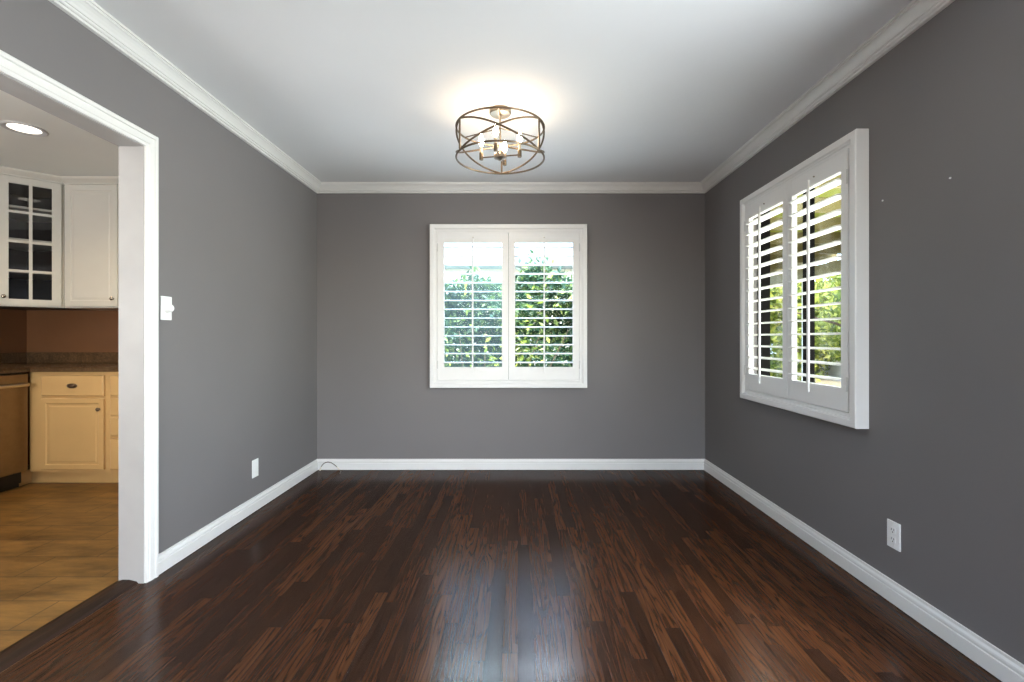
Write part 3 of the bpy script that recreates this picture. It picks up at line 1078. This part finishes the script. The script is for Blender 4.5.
# recessed downlights
dl = thing('recessed_downlight', 'lit round recessed downlight in the kitchen ceiling', 'downlight', (-3.095, 3.01, H))
link_obj('trim_ring', lathed([(0.080, 0.0), (0.110, 0.0), (0.110, -0.004), (0.102, -0.008), (0.080, -0.003)], 32), M['hinge'], dl, True)
link_obj('lens', lathed([(0, -0.003), (0.06, -0.0025), (0.0795, -0.001), (0.0795, 0), (0, 0)], 32), M['lens'], dl, True)
sp = bpy.data.lights.new('downlight_lamp', 'SPOT')
sp.energy = 45
sp.color = (1.0, 0.80, 0.55)
sp.spot_size = math.radians(150)
sp.spot_blend = 0.8
sp.shadow_soft_size = 0.09
so = bpy.data.objects.new('downlight_lamp', sp)
so.location = (0, 0, -0.03)
so.parent = dl
COL.objects.link(so)

# ------------------------------------------------------------------ outdoors
random.seed(7)
rng = np.random.default_rng(11)
struct('ground', box((-14, 4.3, -0.14), (16, 26, -0.10)), M['soil'])
struct('ground_patio', box((R + EXT + 0.01, -6, -0.14), (16, 4.29, -0.10)), M['soil'])


def leaves_mesh(name, centers, size, mat, parent, up=0.25):
    n = len(centers)
    c = np.asarray(centers)
    dirs = rng.normal(size=(n, 3))
    dirs[:, 2] += up
    dirs /= np.linalg.norm(dirs, axis=1)[:, None]
    oth = rng.normal(size=(n, 3))
    side = np.cross(dirs, oth)
    side /= np.linalg.norm(side, axis=1)[:, None]
    nrm = np.cross(dirs, side)
    s = size * rng.uniform(0.6, 1.3, size=(n, 1))
    wdt = s * 0.42
    v = np.stack([c, c + dirs * s * 0.45 + side * wdt * 0.55 + nrm * s * 0.06, c + dirs * s + nrm * s * -0.08,
                  c + dirs * s * 0.45 - side * wdt * 0.55 + nrm * s * 0.06, c + dirs * s * 0.45], axis=1).reshape(-1, 3)
    faces = []
    for i in range(n):
        k = i * 5
        faces += [(k, k + 1, k + 4), (k + 1, k + 2, k + 4), (k + 2, k + 3, k + 4), (k + 3, k, k + 4)]
    me = bpy.data.meshes.new(name)
    me.from_pydata(v.tolist(), [], faces)
    me.materials.append(mat)
    o = bpy.data.objects.new(name, me)
    COL.objects.link(o)
    o.parent = parent
    return o


# clipped but uneven hedge behind the far window
hd = thing('hedge', 'dense dark green leafy hedge outside the far window', 'hedge', (0, 6.3, -0.1))
cs = []
for k in range(36000):
    x = rng.uniform(-1.9, 1.9)
    top = 1.93 + 0.16 * math.sin(x * 3.1 + 0.5) + 0.09 * math.sin(x * 8.3) + rng.normal() * 0.07 + (0.10 if x < -0.1 else -0.02)
    z = rng.uniform(0.15, 1.0) ** 0.8 * top
    y = -0.32 + abs(rng.normal()) * 0.22 + 0.10 * math.sin(x * 5 + z * 4) + 0.08 * math.sin(z * 7 - x * 3)
    cs.append((x, y, z))
leaves_mesh('foliage', cs, 0.085, M['leaf_hedge'], hd)
for k in range(8):
    x = -1.65 + k * 0.47 + random.uniform(-0.1, 0.1)
    bm = bmesh.new()
    tip = 1.6 + random.uniform(-0.2, 0.3)
    add_tube(bm, [(x, 0, 0), (x + random.uniform(-.06, .06), 0.02, tip * 0.5), (x + random.uniform(-.15, .15), 0.0, tip)], [0.03, 0.022, 0.008], 7)
    for q in range(5):
        zz = tip * (0.25 + 0.14 * q)
        s = random.choice((-1, 1))
        add_tube(bm, [(x, 0, zz), (x + s * 0.15, random.uniform(-.15, .1), zz + 0.15), (x + s * 0.25, random.uniform(-.25, .1), zz + 0.35)], [0.012, 0.008, 0.004], 5)
    link_obj('stem', bm, M['bark'], hd)
# yellow-green shrub sprays in front of the hedge
sh = thing('shrub', 'yellow-green shrub in front of the hedge, far window', 'shrub', (-0.45, 5.25, -0.1))
cs = []
for b_ in range(16):
    a = random.uniform(0, 2 * PI)
    tipz = random.uniform(0.9, 1.85)
    bx_ = random.uniform(-0.9, 1.2)
    for q in range(26):
        t = q / 25
        cs.append((bx_ * (0.3 + 0.7 * t) + random.gauss(0, .03), 0.2 * math.sin(a) * t + random.gauss(0, .03), 0.2 + tipz * t + random.gauss(0, .02)))
leaves_mesh('foliage', cs, 0.085, M['leaf_lime'], sh, 0.6)
bm = bmesh.new()
for k in range(7):
    x = -0.8 + k * 0.3
    add_tube(bm, [(x * 0.3, 0, 0), (x * 0.7, 0.03, 0.7), (x, 0.05, 1.3)], [0.012, 0.009, 0.004], 6)
link_obj('stem', bm, M['bark'], sh)

# pale neighbouring house with a grey roof edge beyond the hedge
nh = thing('neighbouring_house', 'pale stucco house with a grey roof edge beyond the hedge', 'house', (0, 12, -0.1))
link_obj('wall', box((-7, 0, 0), (3.2, 5, 2.95)), M['stucco'], nh)
bm = bmesh.new()
vs = [(-7.5, -0.6, 2.95), (3.7, -0.6, 2.95), (3.7, 5.6, 2.95), (-7.5, 5.6, 2.95), (-7.5, -0.6, 3.15), (3.7, -0.6, 3.15), (3.7, 5.6, 3.15), (-7.5, 5.6, 3.15), (-6.0, 2.5, 4.0), (2.2, 2.5, 4.0)]
vv = [bm.verts.new(v) for v in vs]
for f in ((0, 1, 2, 3), (0, 1, 5, 4), (1, 2, 6, 5), (2, 3, 7, 6), (3, 0, 4, 7), (4, 5, 9, 8), (5, 6, 9), (6, 7, 8, 9), (7, 4, 8)):
    bm.faces.new([vv[i] for i in f])
link_obj('roof', bm, M['fascia'], nh)

# patio cover seen through the right-hand window
pc = thing('patio_cover', 'yellowed translucent patio cover on rafters and white posts outside the right-hand window', 'patio cover', (R + EXT + 0.02, 0, -0.1))
PXE = 3.3
bm = bmesh.new()
for k in range(int(PXE / 0.14)):
    add_box(bm, (k * 0.14, 0.5, 2.56), (k * 0.14 + 0.139, 9.5, 2.566))
link_obj('roof_panel', bm, M['panel'], pc)
for k in range(12):
    y = 0.8 + k * 0.75
    link_obj('rafter', box((0, y, 2.42), (PXE, y + 0.045, 2.559), 0.004), M['rafter'], pc)
link_obj('beam', box((PXE - 0.12, 0.5, 2.25), (PXE - 0.02, 9.5, 2.42), 0.005), M['soffit'], pc)
for y in (1.0, 4.45, 8.2):
    link_obj('post', box((PXE - 0.12, y, 0), (PXE - 0.02, y + 0.1, 2.25), 0.005), M['white_ext'], pc)

# white garden wall and bright trees beyond the patio
fw = link_obj('garden_wall', box((9.6, 2.0, -0.1), (9.75, 22, 1.5), 0.01), M['white_ext'])
tag(fw, 'white garden wall beyond the patio, right-hand window', 'wall')


def tree(name, label, loc, rad, zc, nleaf, mat, size):
    t = thing(name, label, 'tree', loc)
    cs = []
    blobs = [(rng.normal() * rad * 0.45, rng.normal() * rad * 0.45, zc + rng.normal() * rad * 0.45, rad * rng.uniform(0.35, 0.6)) for _ in range(16)]
    for k in range(nleaf):
        b = blobs[k % 16]
        v = rng.normal(size=3)
        v = v / np.linalg.norm(v) * b[3] * rng.uniform(0.55, 1.0)
        cs.append((b[0] + v[0], b[1] + v[1], max(0.1, b[2] + v[2])))
    leaves_mesh('foliage', cs, size, mat, t)
    bm = bmesh.new()
    add_tube(bm, [(0, 0, 0), (0.05, 0.03, zc * 0.5), (0, 0, zc)], [0.10, 0.08, 0.04], 9)
    for b in blobs[:8]:
        add_tube(bm, [(0.03, 0.02, zc * 0.55), (b[0] * 0.5, b[1] * 0.5, (zc * 0.55 + b[2]) / 2 + 0.1), (b[0], b[1], b[2])], [0.04, 0.025, 0.01], 6)
    link_obj('trunk', bm, M['bark'], t)
    return t


tree('lime_tree', 'bright yellow-green tree beyond the patio, nearer half of the right-hand window', (7.5, 9.0, -0.1), 1.4, 1.6, 14000, M['leaf_lime'], 0.19)
tree('lime_tree', 'bright yellow-green tree beyond the patio, farther half of the right-hand window', (8.0, 13.9, -0.1), 1.6, 1.8, 14000, M['leaf_lime'], 0.20)
tree('garden_tree', 'darker green tree at the near edge of the right-hand window', (7.4, 5.6, -0.1), 1.2, 1.5, 6000, M['leaf_hedge'], 0.16)
